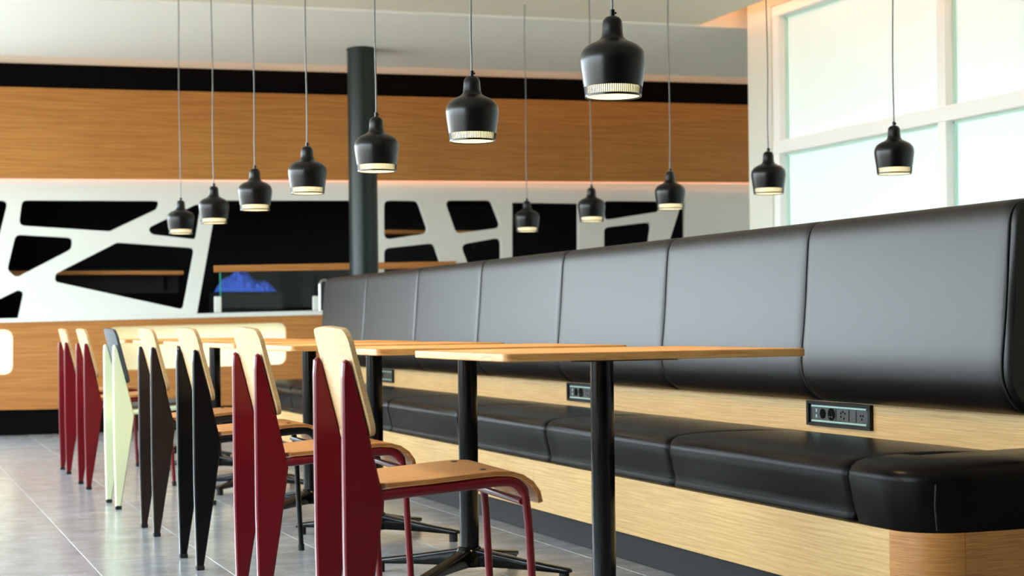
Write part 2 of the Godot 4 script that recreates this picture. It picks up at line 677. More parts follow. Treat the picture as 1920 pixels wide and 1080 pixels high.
func build_window_wall() -> void:
	var w := structure("wall_right")
	var wx := 5.958
	var st := begin()
	bx(st, wx, 6.36, 0, 3.6, -11.05, -10.708)
	put("pier", st, M.paint, w)
	st = begin()
	bx(st, wx, 6.36, 0, 0.6, -10.707, 9.0)
	put("parapet", st, M.paint, w)
	st = begin()
	bx(st, wx, 6.36, 0.601, 3.025, -4.57, 9.0)
	put("plaster", st, M.paint, w)
	st = begin()
	bx(st, wx, 6.36, 3.026, 3.6, -10.707, 9.0)
	put("lintel", st, M.paint, w)
	# frosted window: posts, transom and panes
	var win := structure("window_1")
	var posts := [-10.663, -8.670, -6.649, -4.618]
	for z in posts:
		st = begin()
		bx(st, wx + 0.011, wx + 0.12, 0.601, 3.025, z - 0.043, z + 0.043, 0.006)
		put("post", st, M.frame, win)
	for q in [["head", 2.948, 3.025], ["transom", 1.981, 2.073], ["sill", 0.601, 0.67]]:
		st = begin()
		bx(st, wx + 0.005, wx + 0.125, q[1], q[2], -10.705, -4.573, 0.006)
		put(q[0], st, M.frame, win)
	for k in posts.size() - 1:
		for row in [[0.67, 1.981], [2.073, 2.948]]:
			var z0: float = posts[k] + 0.043
			var z1: float = posts[k + 1] - 0.043
			st = begin()
			bx(st, wx + 0.084, wx + 0.092, row[0], row[1], z0, z1, 0.001)
			var p := put("pane", st, M.frosted, win)
			st = begin()
			bx(st, wx + 0.067, wx + 0.083, row[0], row[1], z0, z0 + 0.012, 0.001)
			bx(st, wx + 0.067, wx + 0.083, row[0], row[1], z1 - 0.012, z1, 0.001)
			bx(st, wx + 0.067, wx + 0.083, row[1] - 0.012, row[1], z0, z1, 0.001)
			put("gasket", st, M.teal, p)

func build_back_wall() -> void:
	# bulkhead over the counter: black band over a band of oak
	var t1 := structure("trim_1")
	var st := begin()
	slab(st, [Vector2(0.35, 2.824), Vector2(8.2, 2.918), Vector2(8.2, 2.733), Vector2(0.35, 2.642)], -13.5, -13.62)
	put("black_band", st, M.ink, t1)
	st = begin()
	slab(st, [Vector2(0.35, 3.36), Vector2(8.2, 3.36), Vector2(8.2, 2.918), Vector2(0.35, 2.824)], -13.52, -13.62)
	put("upper_band", st, M.paint, t1)
	var t2 := structure("trim_2")
	var cuts := [0.35, 3.75, 8.2]
	for k in 2:
		var a: float = cuts[k]
		var b: float = cuts[k + 1] - 0.002
		st = begin()
		slab(st, [Vector2(a, 2.6386 + a * 0.01157), Vector2(b, 2.6386 + b * 0.01157), Vector2(b, 1.9497 + b * 0.01245), Vector2(a, 1.9497 + a * 0.01245)], -13.495, -13.6)
		put("veneer_panel", st, M.oak_wall, t2)
	# warm line under the oak band
	var o := thing("bulkhead_light", Vector3(4.28, 2.003, -13.60), "peach light line under the oak band above the white cut-out wall", "light")
	st = begin()
	rbox(st, Vector3.ZERO, Vector3(7.8, 0.012, 0.03), 0.002)
	var s := put("strip", st, M.peach, o)
	s.rotation.z = 0.0123
	var l := AreaLight3D.new()
	l.name = "strip_light"
	l.area_size = Vector2(7.8, 0.03)
	l.area_range = 20.0
	l.light_color = Color(1.0, 0.66, 0.42)
	l.light_energy = 0.1
	l.shadow_enabled = true
	o.add_child(l)
	l.position = Vector3(0, -0.012, 0)
	l.rotation = Vector3(-PI / 2, 0, 0)

	# white wall with rounded cut-outs
	var zones := {
		"wall_back": [[Vector2(0.35, 1.985), Vector2(3.893, 2.041), Vector2(3.893, 0.946), Vector2(2.397, 0.921), Vector2(0.35, 0.888)], 0.0],
		"wall_end": [[Vector2(3.893, 2.041), Vector2(8.2, 2.11), Vector2(8.2, 0.0), Vector2(3.893, 0.0)], 0.0],
		"h1": [[Vector2(0.560, 1.798), Vector2(0.968, 1.797), Vector2(0.873, 1.415), Vector2(0.555, 1.414)], 0.04],
		"h2": [[Vector2(1.070, 1.801), Vector2(2.117, 1.811), Vector2(2.096, 1.747), Vector2(1.726, 1.568), Vector2(1.044, 1.608)], 0.045],
		"h3": [[Vector2(1.020, 1.538), Vector2(1.446, 1.516), Vector2(1.436, 1.429), Vector2(1.020, 1.208), Vector2(0.955, 1.268)], 0.05],
		"h4": [[Vector2(1.783, 1.481), Vector2(2.390, 1.441), Vector2(2.292, 0.952), Vector2(1.306, 1.177), Vector2(1.315, 1.238)], 0.035],
		"h5": [[Vector2(2.029, 1.572), Vector2(2.038, 1.604), Vector2(2.399, 1.785), Vector2(2.445, 1.785), Vector2(2.400, 1.509), Vector2(2.060, 1.545)], 0.03],
		"h6": [[Vector2(0.60, 0.90), Vector2(1.035, 1.113), Vector2(1.074, 1.096), Vector2(1.024, 0.862), Vector2(0.60, 0.862)], 0.03],
		"serve": [[Vector2(2.569, 1.821), Vector2(3.95, 1.839), Vector2(3.95, 0.80), Vector2(2.376, 0.80)], 0.0],
		"r1": [[Vector2(3.953, 1.840), Vector2(4.248, 1.840), Vector2(4.342, 1.574), Vector2(3.949, 1.514)], 0.05],
		"r2": [[Vector2(4.477, 1.847), Vector2(4.894, 1.853), Vector2(4.987, 1.624), Vector2(4.577, 1.571)], 0.045],
		"r3": [[Vector2(3.948, 1.443), Vector2(4.383, 1.489), Vector2(4.533, 1.06), Vector2(3.944, 1.00)], 0.05],
		"r4": [[Vector2(4.613, 1.477), Vector2(4.981, 1.542), Vector2(4.977, 1.003), Vector2(4.80, 1.004)], 0.05],
		"door": [[Vector2(5.081, 1.837), Vector2(5.694, 1.836), Vector2(5.67, -0.02), Vector2(5.06, -0.02)], 0.0],
		"r5": [[Vector2(5.935, 1.862), Vector2(6.522, 1.866), Vector2(6.453, 1.776), Vector2(5.933, 1.696)], 0.03],
		"r6": [[Vector2(5.927, 1.631), Vector2(6.390, 1.686), Vector2(6.29, 1.10), Vector2(5.922, 1.10)], 0.045],
		"r7": [[Vector2(6.678, 1.873), Vector2(6.709, 1.873), Vector2(6.70, 1.10), Vector2(6.40, 1.10)], 0.0],
	}
	for key in zones:
		var c := CSGPolygon3D.new()
		var pts: Array = zones[key][0]
		var r: float = zones[key][1]
		c.polygon = fillet(pts, r) if r > 0.0 else PackedVector2Array(pts)
		c.mode = CSGPolygon3D.MODE_DEPTH
		c.material = M.white
		if key.begins_with("wall"):
			var root := CSGCombiner3D.new()
			root.name = key
			root.position = Vector3(0, 0, -13.62)
			add_child(root)
			root.set_meta("kind", "structure")
			c.name = "board"
			c.depth = 0.05
			root.add_child(c)
		else:
			c.name = "cut_out_" + key
			c.depth = 0.25
			c.position.z = 0.1
			c.operation = CSGShape3D.OPERATION_SUBTRACTION
			var left: bool = pts[0].x < 3.8
			get_node("wall_back" if left else "wall_end").add_child(c)
	# plain white wall right of the cut-outs closes the kitchen; dark kitchen behind
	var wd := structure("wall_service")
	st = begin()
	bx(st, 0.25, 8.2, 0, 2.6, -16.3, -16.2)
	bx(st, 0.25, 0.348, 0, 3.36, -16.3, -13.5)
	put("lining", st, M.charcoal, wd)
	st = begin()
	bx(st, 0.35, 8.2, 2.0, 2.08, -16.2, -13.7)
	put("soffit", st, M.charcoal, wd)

func build_counter() -> void:
	var o := thing("service_counter", Vector3(1.6, 0, BACK), "long oak-fronted service counter with a white top and glowing niches", "counter")
	# front with two rounded niches
	var root := CSGCombiner3D.new()
	root.name = "front_panel"
	o.add_child(root)
	var shapes := [
		[[Vector2(0.352, 0.857), Vector2(3.86, 0.908), Vector2(3.86, 0.174), Vector2(0.352, 0.203)], 0.0],
		[[Vector2(1.698, 0.822), Vector2(3.115, 0.840), Vector2(3.111, 0.504), Vector2(1.696, 0.482)], 0.07],
		[[Vector2(0.45, 0.807), Vector2(0.989, 0.812), Vector2(0.985, 0.470), Vector2(0.45, 0.465)], 0.07],
	]
	for k in 3:
		var c := CSGPolygon3D.new()
		c.name = "outline_%s" % ["board", "niche", "niche_end"][k]
		var pts := []
		for p in shapes[k][0]:
			pts.append(p - Vector2(1.6, 0))
		c.polygon = fillet(pts, shapes[k][1], 8) if k else PackedVector2Array(pts)
		c.mode = CSGPolygon3D.MODE_DEPTH
		c.depth = 0.03 if k == 0 else 0.2
		c.position.z = 0.0 if k == 0 else 0.08
		if k: c.operation = CSGShape3D.OPERATION_SUBTRACTION
		c.material = M.oak_counter
		root.add_child(c)
	for n in [[1.62, 3.19], [0.39, 1.06]]:
		var a: float = n[0] - 1.6
		var b: float = n[1] - 1.6
		var st := begin()
		bx(st, a, b, 0.42, 0.90, -0.40, -0.38)
		bx(st, a, b, 0.42, 0.44, -0.38, -0.03)
		bx(st, a - 0.02, a, 0.42, 0.90, -0.40, -0.03)
		bx(st, b, b + 0.02, 0.42, 0.90, -0.40, -0.03)
		var liner := put("niche", st, M.white, o)
		st = begin()
		bx(st, a, b, 0.848, 0.862, -0.30, -0.06)
		put("niche_light", st, M.cream_light, liner)
		var l := AreaLight3D.new()
		l.name = "niche_lamp"
		l.area_size = Vector2(b - a - 0.05, 0.22)
		l.area_range = 8.0
		l.light_color = Color(1.0, 0.93, 0.70)
		l.light_energy = 0.35
		l.shadow_enabled = true
		liner.add_child(l)
		l.position = Vector3((a + b) / 2, 0.842, -0.18)
		l.rotation = Vector3(-PI / 2, 0, 0)
	var st := begin()
	slab(st, [Vector2(-1.248, 0.887), Vector2(2.26, 0.944), Vector2(2.26, 0.907), Vector2(-1.248, 0.856)], 0.012, -0.75)
	put("worktop", st, M.white, o)
	st = begin()
	slab(st, [Vector2(-1.248, 0.218), Vector2(2.26, 0.18), Vector2(2.26, 0.0), Vector2(-1.248, 0.0)], -0.035, -0.08)
	put("plinth", st, M.ink, o)
	st = begin()
	bx(st, -1.248, 2.26, 0.0, 0.78, -0.74, -0.72)
	put("back_panel", st, M.charcoal, o)

	# glass screen over the counter
	var g := thing("glass_screen", Vector3(2.56, 0.924, BACK), "clear glass screen with oak top rail standing on the counter", "screen")
	st = begin()
	slab(st, [Vector2(-0.022, 0.376), Vector2(2.0, 0.413), Vector2(2.0, 0.359), Vector2(-0.022, 0.325)], 0.02, -0.03)
	put("top_rail", st, M.oak_counter, g)
	for p in [[-0.026, 0.030], [0.776, 0.824], [1.310, 1.374]]:
		st = begin()
		bx(st, p[0], p[1], 0.001 + p[1] * 0.0163, 0.13, -0.02, 0.012, 0.006)
		put("clamp_post", st, M.white, g)
	for p in [[0.03, 0.79], [0.81, 1.32], [1.36, 2.0]]:
		st = begin()
		bx(st, p[0], p[1], 0.04, 0.345, -0.009, -0.001, 0.0005)
		put("pane", st, M.glass, g)
	st = begin()
	bx(st, 0.018, 0.030, 0.12, 0.33, -0.009, -0.001, 0.0005)
	put("glass_edge", st, M.glass_edge, g)

	# tap
	var tp := thing("tap", Vector3(3.47, 0.9385, -13.9), "small chrome tap on the counter behind the glass screen", "tap")
	st = begin()
	var path := []
	path.append(Vector3(0, 0, 0)); path.append(Vector3(0, 0.2, 0))
	for k in 9:
		var a := PI - PI * k / 8.0
		path.append(Vector3(0.035 + cos(a) * 0.035, 0.21 + sin(a) * 0.045, 0.0))
	path.append(Vector3(0.07, 0.17, 0))
	tube(st, path, 0.013, 12)
	put("spout", st, M.chrome, tp)
	st = begin()
	tube(st, [Vector3(-0.005, 0.08, 0.0), Vector3(-0.045, 0.12, 0.01)], 0.008, 8)
	put("lever", st, M.chrome, tp)

	# blue shape of unclear kind, modelled as a crumpled heap
	var bc := begin()
	var nz := noise(77, 1.0, 3)
	var rows := []
	for i in 33:
		var row := []
		for j in 65:
			var u := j / 64.0
			var v := i / 32.0
			var fall := pow(sin(PI * v), 0.6) * pow(sin(PI * u), 0.45)
			var heap := 0.06 + 0.11 * exp(-pow((u - 0.40) / 0.17, 2.0)) + 0.07 * exp(-pow((u - 0.10) / 0.12, 2.0)) + 0.03 * exp(-pow((u - 0.86) / 0.08, 2.0))
			var fold := (1.0 - absf(nz.get_noise_2d(u * 5.0 + v * 3.0, v * 2.0 - u * 2.0)) * 3.0) * 0.045
			var h := 0.004 + fall * (heap + fold)
			row.append(Vector3(-0.24 + u * 0.48, h, 0.11 - v * 0.24 + 0.03 * fall * nz.get_noise_2d(u * 7 + 9, v * 4)))
		rows.append(row)
	patch(bc, rows, Vector3(0, -0.5, 0))
	var cl := put("blue_shape", bc, M.blue)
	cl.position = Vector3(2.86, 1.0935, -13.95)
	tag(cl, "crumpled heap for an unidentified blue shape behind the glass screen", "cloth")
	var bb := thing("equipment_box", Vector3(2.86, 0.933, -13.95), "low black box under the blue shape behind the glass", "box")
	st = begin()
	rbox(st, Vector3(0, 0.075, 0), Vector3(0.56, 0.15, 0.26), 0.01, 2)
	put("body", st, M.black, bb)
	st = begin()
	rbox(st, Vector3(0, 0.153, 0), Vector3(0.57, 0.012, 0.27), 0.004)
	put("lid", st, M.black, bb)

func plank(called: String, label: String, x0: float, x1: float, y: float) -> void:  # boards added to imitate the warm reflection strips inside the cut-outs
	var o := thing(called, Vector3((x0 + x1) / 2, y, -14.05), label, "plank")
	var st := begin()
	rbox(st, Vector3.ZERO, Vector3(x1 - x0, 0.03, 0.24), 0.003)
	put("board", st, M.oak_counter, o)
	for x in [-0.42, 0.42]:
		st = begin()
		rbox(st, Vector3((x1 - x0) * x, -0.075, -0.09), Vector3(0.025, 0.12, 0.06), 0.003)
		put("bracket", st, M.black, o)
	st = begin()
	rbox(st, Vector3(0, -0.06, -0.14), Vector3(x1 - x0, 0.2, 0.03), 0.003)
	put("wall_rail", st, M.black, o)

func build_column() -> void:
	var o := thing("column", Vector3(3.436, 0, -12.4), "round dark green-grey steel column rising to the ceiling", "column")
	var st := begin()
	tube(st, [Vector3.ZERO, Vector3(0, 2.868, 0)], 0.1075, 48)
	put("shaft", st, M.column, o)
	st = begin()
	tube(st, [Vector3(0, 2.868, 0), Vector3(0, 2.886, 0)], 0.112, 48)
	put("collar", st, M.column, o)
	st = begin()
	tube(st, [Vector3.ZERO, Vector3(0, 0.05, 0)], 0.12, 48)
	put("base_ring", st, M.column, o)

# ---------------------------------------------------------------- bench
func cushion(profile: Array, z0: float, z1: float, inset: float, inside: Vector3) -> SurfaceTool:
	var st := begin()
	var secs := []
	var cx := inside.x
	var cy := inside.y
	var steps := [0.0, 0.004, 0.012, 0.026, 0.05, 0.12, 0.3, 0.5, 0.7, 0.88]
	var ds := []
	var len := absf(z1 - z0)
	for s in steps:
		if s < len / 2: ds.append(s)
	var all := []
	for s in ds: all.append([s, s])
	all.append([len / 2, len / 2])
	for k in range(ds.size() - 1, -1, -1): all.append([len - ds[k], ds[k]])
	for a in all:
		var d: float = a[1]
		var q := clampf(d / 0.03, 0.0, 1.0)
		var pull := inset * (1.0 - sqrt(1.0 - (1.0 - q) * (1.0 - q)))
		var ring := []
		for p in profile:
			var dir := Vector2(p.x - cx, p.y - cy)
			var k: float = maxf(0.0, 1.0 - pull / maxf(dir.length(), 0.001))
			ring.append(Vector3(cx + dir.x * k, cy + dir.y * k, z0 - a[0]))
		secs.append(ring)
	loft(st, secs, Vector3(cx, cy, (z0 + z1) / 2))
	return st

func curve_profile(pts: Array, seg := 4) -> Array:
	# Catmull-Rom through the points of a closed outline; a doubled point makes a corner
	var res := []
	var n := pts.size()
	for i in n:
		var p0: Vector2 = pts[(i - 1 + n) % n]
		var p1: Vector2 = pts[i]
		var p2: Vector2 = pts[(i + 1) % n]
		var p3: Vector2 = pts[(i + 2) % n]
		for k in seg:
			res.append(p1.cubic_interpolate(p2, p0, p3, float(k) / seg))
	return res

func build_bench() -> void:
	var b := thing("banquette", Vector3.ZERO, "long dark brown leather banquette on a pale oak base", "bench")
	var z_far := -11.08
	var st := begin()
	bx(st, 2.40, 3.02, 0.0, 0.11, -3.620, z_far + 0.02)
	put("plinth", st, M.black, b)
	var cuts := [-3.655, -6.1, -8.6, z_far]
	for k in 3:
		st = begin()
		bx(st, 2.35, 2.38, 0.105, 0.291, cuts[k] - (0.001 if k else 0.0), cuts[k + 1], 0.002)
		put("front_board", st, M.oak_bench, b)
	# rounded corner block of the base
	st = begin()
	var secs := []
	for y in [0.105, 0.108, 0.2, 0.288, 0.291]:
		var inn: float = 0.003 if (y < 0.107 or y > 0.29) else 0.0
		var ring := []
		for k in 11:
			var a := PI / 2 * k / 10.0
			ring.append(Vector3(2.48 - cos(a) * (0.13 - inn), y, -3.655 + sin(a) * (0.13 - inn)))
		ring.append(Vector3(2.48, y, -3.655))
		secs.append(ring)
	for i in secs.size() - 1:
		pass
	var arc_rows := []
	for s in secs:
		arc_rows.append(s.slice(0, 11))
	patch(st, arc_rows, Vector3(2.48, 0.2, -3.655))
	cap(st, secs[0], Vector3.DOWN)
	cap(st, secs[-1], Vector3.UP)
	put("corner_block", st, M.oak_corner, b)
	st = begin()
	bx(st, 2.481, 3.05, 0.105, 0.291, -3.525, -3.555, 0.002)
	put("end_board", st, M.oak_corner, b)
	st = begin()
	bx(st, 2.385, 3.04, 0.11, 0.289, -3.68, z_far + 0.01)
	put("carcass", st, M.black, b)
	# oak strip between seat and backrest
	st = begin()
	bx(st, 2.875, 2.90, 0.30, 0.70, -3.72, z_far, 0.002)
	put("back_board", st, M.oak_bench, b)
	# backrest
	var zs := [-3.765, -4.80, -5.835, -6.88, -7.94, -8.985, -10.035, z_far]
	var prof := curve_profile([
		Vector2(2.868, 0.553), Vector2(2.835, 0.557), Vector2(2.803, 0.578), Vector2(2.775, 0.620), Vector2(2.763, 0.675), Vector2(2.770, 0.78), Vector2(2.780, 0.90),
		Vector2(2.790, 1.02), Vector2(2.798, 1.088), Vector2(2.818, 1.119), Vector2(2.86, 1.130), Vector2(2.94, 1.130), Vector2(2.99, 1.122), Vector2(3.01, 1.09), Vector2(3.015, 0.9), Vector2(3.015, 0.6), Vector2(3.01, 0.553), Vector2(2.94, 0.552)], 3)
	for k in 7:
		st = cushion(prof, zs[k] - 0.0015, zs[k + 1] + 0.0015, 0.014, Vector3(2.89, 0.84, 0))
		put("backrest_cushion", st, M.leather, b)
	# leather end of the backrest
	st = cushion(prof, -3.738, -3.763, 0.020, Vector3(2.89, 0.84, 0))
	put("backrest_end", st, M.leather, b)
	# seat
	var seat := curve_profile([
		Vector2(2.354, 0.292), Vector2(2.344, 0.325), Vector2(2.332, 0.375), Vector2(2.325, 0.412), Vector2(2.333, 0.438), Vector2(2.356, 0.454), Vector2(2.41, 0.461), Vector2(2.50, 0.464), Vector2(2.70, 0.462), Vector2(2.84, 0.452), Vector2(2.872, 0.43),
		Vector2(2.872, 0.36), Vector2(2.865, 0.295), Vector2(2.70, 0.291), Vector2(2.5, 0.291)], 4)
	var ss := [-3.815, -4.87, -5.92, -6.94, -8.0, -9.05, -10.09, z_far]
	for k in 7:
		st = cushion(seat, ss[k] - 0.001, ss[k + 1] + 0.001, 0.013, Vector3(2.6, 0.375, 0))
		put("seat_cushion", st, M.seat_leather, b)
	# rounded end of the seat: the front profile carried round the corner
	st = begin()
	var rise := [Vector2(-0.002, 0.292), Vector2(0.008, 0.325), Vector2(0.016, 0.355), Vector2(0.022, 0.385), Vector2(0.027, 0.412), Vector2(0.025, 0.428), Vector2(0.017, 0.441), Vector2(0.002, 0.452), Vector2(-0.025, 0.459), Vector2(-0.07, 0.463), Vector2(-0.125, 0.465)]
	var rows := []
	var stations := []
	stations.append([Vector2(2.352, -3.813), Vector2(-1, 0)])
	stations.append([Vector2(2.352, -3.80), Vector2(-1, 0)])
	stations.append([Vector2(2.352, -3.72), Vector2(-1, 0)])
	for k in 13:
		var a := PI / 2 * k / 12.0
		var n := Vector2(-cos(a), sin(a))
		stations.append([Vector2(2.482, -3.657) + n * 0.13, n])
	stations.append([Vector2(2.62, -3.527), Vector2(0, 1)])
	stations.append([Vector2(2.87, -3.527), Vector2(0, 1)])
	for i in stations.size():
		var p: Vector2 = stations[i][0]
		var n: Vector2 = stations[i][1]
		var row := []
		var shrink := 0.012 if i == 0 else 0.0
		for r in rise:
			var q: Vector2 = p + n * (r.x - shrink)
			row.append(Vector3(q.x, r.y - (shrink * 0.6 if r.y > 0.4 else 0.0), q.y))
		rows.append(row)
	patch(st, rows, Vector3(2.62, 0.36, -3.70))
	var edge := []
	for row in rows:
		edge.append(row[-1])
	edge.append(Vector3(2.87, 0.465, -3.813))
	cap(st, edge, Vector3.UP)
	put("seat_end", st, M.seat_leather, b)
	# seam of the seat end
	st = begin()
	tube(st, [Vector3(2.405, 0.30, -3.531), Vector3(2.391, 0.36, -3.518), Vector3(2.398, 0.41, -3.525), Vector3(2.414, 0.440, -3.540)], 0.0025, 6)
	put("seam", st, M.thread, b)
	# dark piping between the backrest cushions
	for k in 8:
		st = begin()
		var path := []
		for i in range(3, 33):
			var p: Vector2 = prof[i]
			var d := (p - Vector2(2.89, 0.84)).normalized()
			path.append(Vector3(p.x - d.x * 0.008, p.y - d.y * 0.008, zs[k]))
		tube(st, path, 0.0042, 6)
		put("piping", st, M.thread, b)
	# power sockets let into the oak strip
	for zc in [-4.745, -6.825, -9.93]:
		outlet(b, zc)

func outlet(parent: Node3D, zc: float) -> void:
	var o := MeshInstance3D.new()
	var st := begin()
	# frame: four bars
	bx(st, 2.862, 2.876, 0.540, 0.549, zc - 0.193, zc + 0.193, 0.002)
	bx(st, 2.862, 2.876, 0.470, 0.479, zc - 0.193, zc + 0.193, 0.002)
	bx(st, 2.862, 2.876, 0.479, 0.540, zc - 0.193, zc - 0.178, 0.002)
	bx(st, 2.862, 2.876, 0.479, 0.540, zc + 0.178, zc + 0.193, 0.002)
	st.index()
	o.mesh = st.commit()
	o.material_override = M.black
	o.name = "power_outlet"
	parent.add_child(o, true)
	o.set_meta("label", "black power outlet strip with pale mint strips")
	st = begin()
	bx(st, 2.870, 2.8755, 0.479, 0.540, zc - 0.178, zc + 0.178, 0.001)
	put("insert", st, M.socket, o)
	for y in [0.5335, 0.4855]:
		st = begin()
		bx(st, 2.866, 2.8705, y - 0.0027, y + 0.0027, zc - 0.165, zc + 0.165, 0.001)
		put("rail", st, M.mint, o)  # pale mint strip along the insert
	# far to near: usb pair, narrow round socket, earthed round socket, five-pin, blank, three-pin
	for y in [0.519, 0.501]:
		st = begin()
		bx(st, 2.868, 2.8703, y - 0.005, y + 0.005, zc - 0.140, zc - 0.133, 0.0005)
		put("usb_port", st, M.mint, o)
	for s in [[-0.098, 0.016], [-0.045, 0.020]]:
		st = begin()
		var ring := []
		tube(st, [Vector3(2.871, 0.510, zc + s[0]), Vector3(2.8675, 0.510, zc + s[0])], s[1], 20)
		put("round_socket", st, M.ink, o)
	for y in [-0.007, 0.007]:
		st = begin()
		tube(st, [Vector3(2.869, 0.502, zc - 0.045 + y), Vector3(2.8665, 0.502, zc - 0.045 + y)], 0.0022, 8)
		put("pin", st, M.chrome, o)
	for zm in [-0.018, 0.060, 0.102]:
		st = begin()
		bx(st, 2.8685, 2.8703, 0.492, 0.527, zc + zm - 0.001, zc + zm + 0.001, 0.0003)
		put("divider", st, M.black, o)
	for h in [[0.012, 0.516], [0.012, 0.505], [0.024, 0.521], [0.036, 0.516], [0.030, 0.500], [0.128, 0.513], [0.142, 0.513], [0.135, 0.502]]:
		st = begin()
		tube(st, [Vector3(2.871, h[1], zc + h[0]), Vector3(2.8690, h[1], zc + h[0])], 0.0035, 8)
		put("socket_hole", st, M.ink, o)

# ---------------------------------------------------------------- tables
const TABLE_Z := [-4.135, -5.225, -6.325, -7.37, -8.49, -9.6, -10.7]
func build_tables() -> void:
	var t := thing("cafe_table", Vector3.ZERO, "x", "table", "oak tables along the banquette")
	var st := begin()
	# rounded-corner top
	rbox(st, Vector3(0, 0.732, 0), Vector3(0.81, 0.02, 0.725), 0.002)
	var top := begin()
	var outline := fillet([Vector2(-0.405, -0.3625), Vector2(0.405, -0.3625), Vector2(0.405, 0.3625), Vector2(-0.405, 0.3625)], 0.022, 6)
	var rows := []
	for q in [[0.723, 0.002], [0.7245, 0.0004], [0.7255, 0.0], [0.7405, 0.0], [0.7418, 0.0004], [0.743, 0.002]]:
		var row := []
		for p in outline:
			var k: float = 1.0 - q[1] / 0.38
			row.append(Vector3(p.x * k, q[0], p.y * k))
		rows.append(row)
	patch(top, rows, Vector3(0, 0.733, 0), true)
	cap(top, rows[0], Vector3.DOWN)
	cap(top, rows[-1], Vector3.UP)
	put("tabletop", top, M.oak_top, t)
	st = begin()
	tube(st, [Vector3(0, 0.07, 0), Vector3(0, 0.715, 0)], 0.031, 32)
	put("pole", st, M.dark_metal, t)
	st = begin()
	rbox(st, Vector3(0, 0.719, 0), Vector3(0.30, 0.008, 0.30), 0.002)
	put("mounting_plate", st, M.dark_metal, t)
	st = begin()
	lathe(st, [Vector2(0.0, 0.098), Vector2(0.033, 0.098), Vector2(0.040, 0.09), Vector2(0.046, 0.075), Vector2(0.05, 0.05), Vector2(0.05, 0.035), Vector2(0.0, 0.035)], Vector3.ZERO, 32)
	put("hub", st, M.dark_metal, t)
	for k in 4:
		var a := PI / 4 + PI / 2 * k
		var d := Vector3(cos(a), 0, sin(a))
		var side := Vector3(-sin(a), 0, cos(a))
		st = begin()
		var secs := []
		for q in [[0.03, 0.024, 0.092, 0.036], [0.10, 0.022, 0.080, 0.036], [0.20, 0.020, 0.064, 0.034], [0.30, 0.018, 0.050, 0.030], [0.345, 0.017, 0.044, 0.028], [0.352, 0.014, 0.040, 0.030]]:
			var c: Vector3 = d * q[0]
			var w: float = q[1]
			var hi: float = q[2]
			var lo: float = q[3]
			secs.append([c - side * w + Vector3(0, lo, 0), c - side * w + Vector3(0, hi - 0.006, 0), c - side * w * 0.7 + Vector3(0, hi, 0), c + side * w * 0.7 + Vector3(0, hi, 0), c + side * w + Vector3(0, hi - 0.006, 0), c + side * w + Vector3(0, lo, 0)])
		loft(st, secs, d * 0.2 + Vector3(0, 0.055, 0))
		put("foot_arm", st, M.dark_metal, t)
		st = begin()
		tube(st, [d * 0.33, d * 0.33 + Vector3(0, 0.034, 0)], 0.016, 12)
		put("glide", st, M.rubber, t)
	var labels := [
		"square oak table at the corner end of the banquette by the first pendant lamp",
		"second oak table along the banquette counted from its rounded end",
		"third oak table along the banquette counted from its rounded end",
		"fourth oak table along the banquette counted from its rounded end",
		"fifth oak table along the banquette counted from its rounded end",
		"sixth oak table along the banquette counted from its rounded end",
		"last oak table along the banquette beside the oak service counter"]
	for k in 7:
		var o: Node3D = t if k == 0 else copy(t)
		o.set_meta("label", labels[k])
		o.position = Vector3(1.788, 0, TABLE_Z[k])

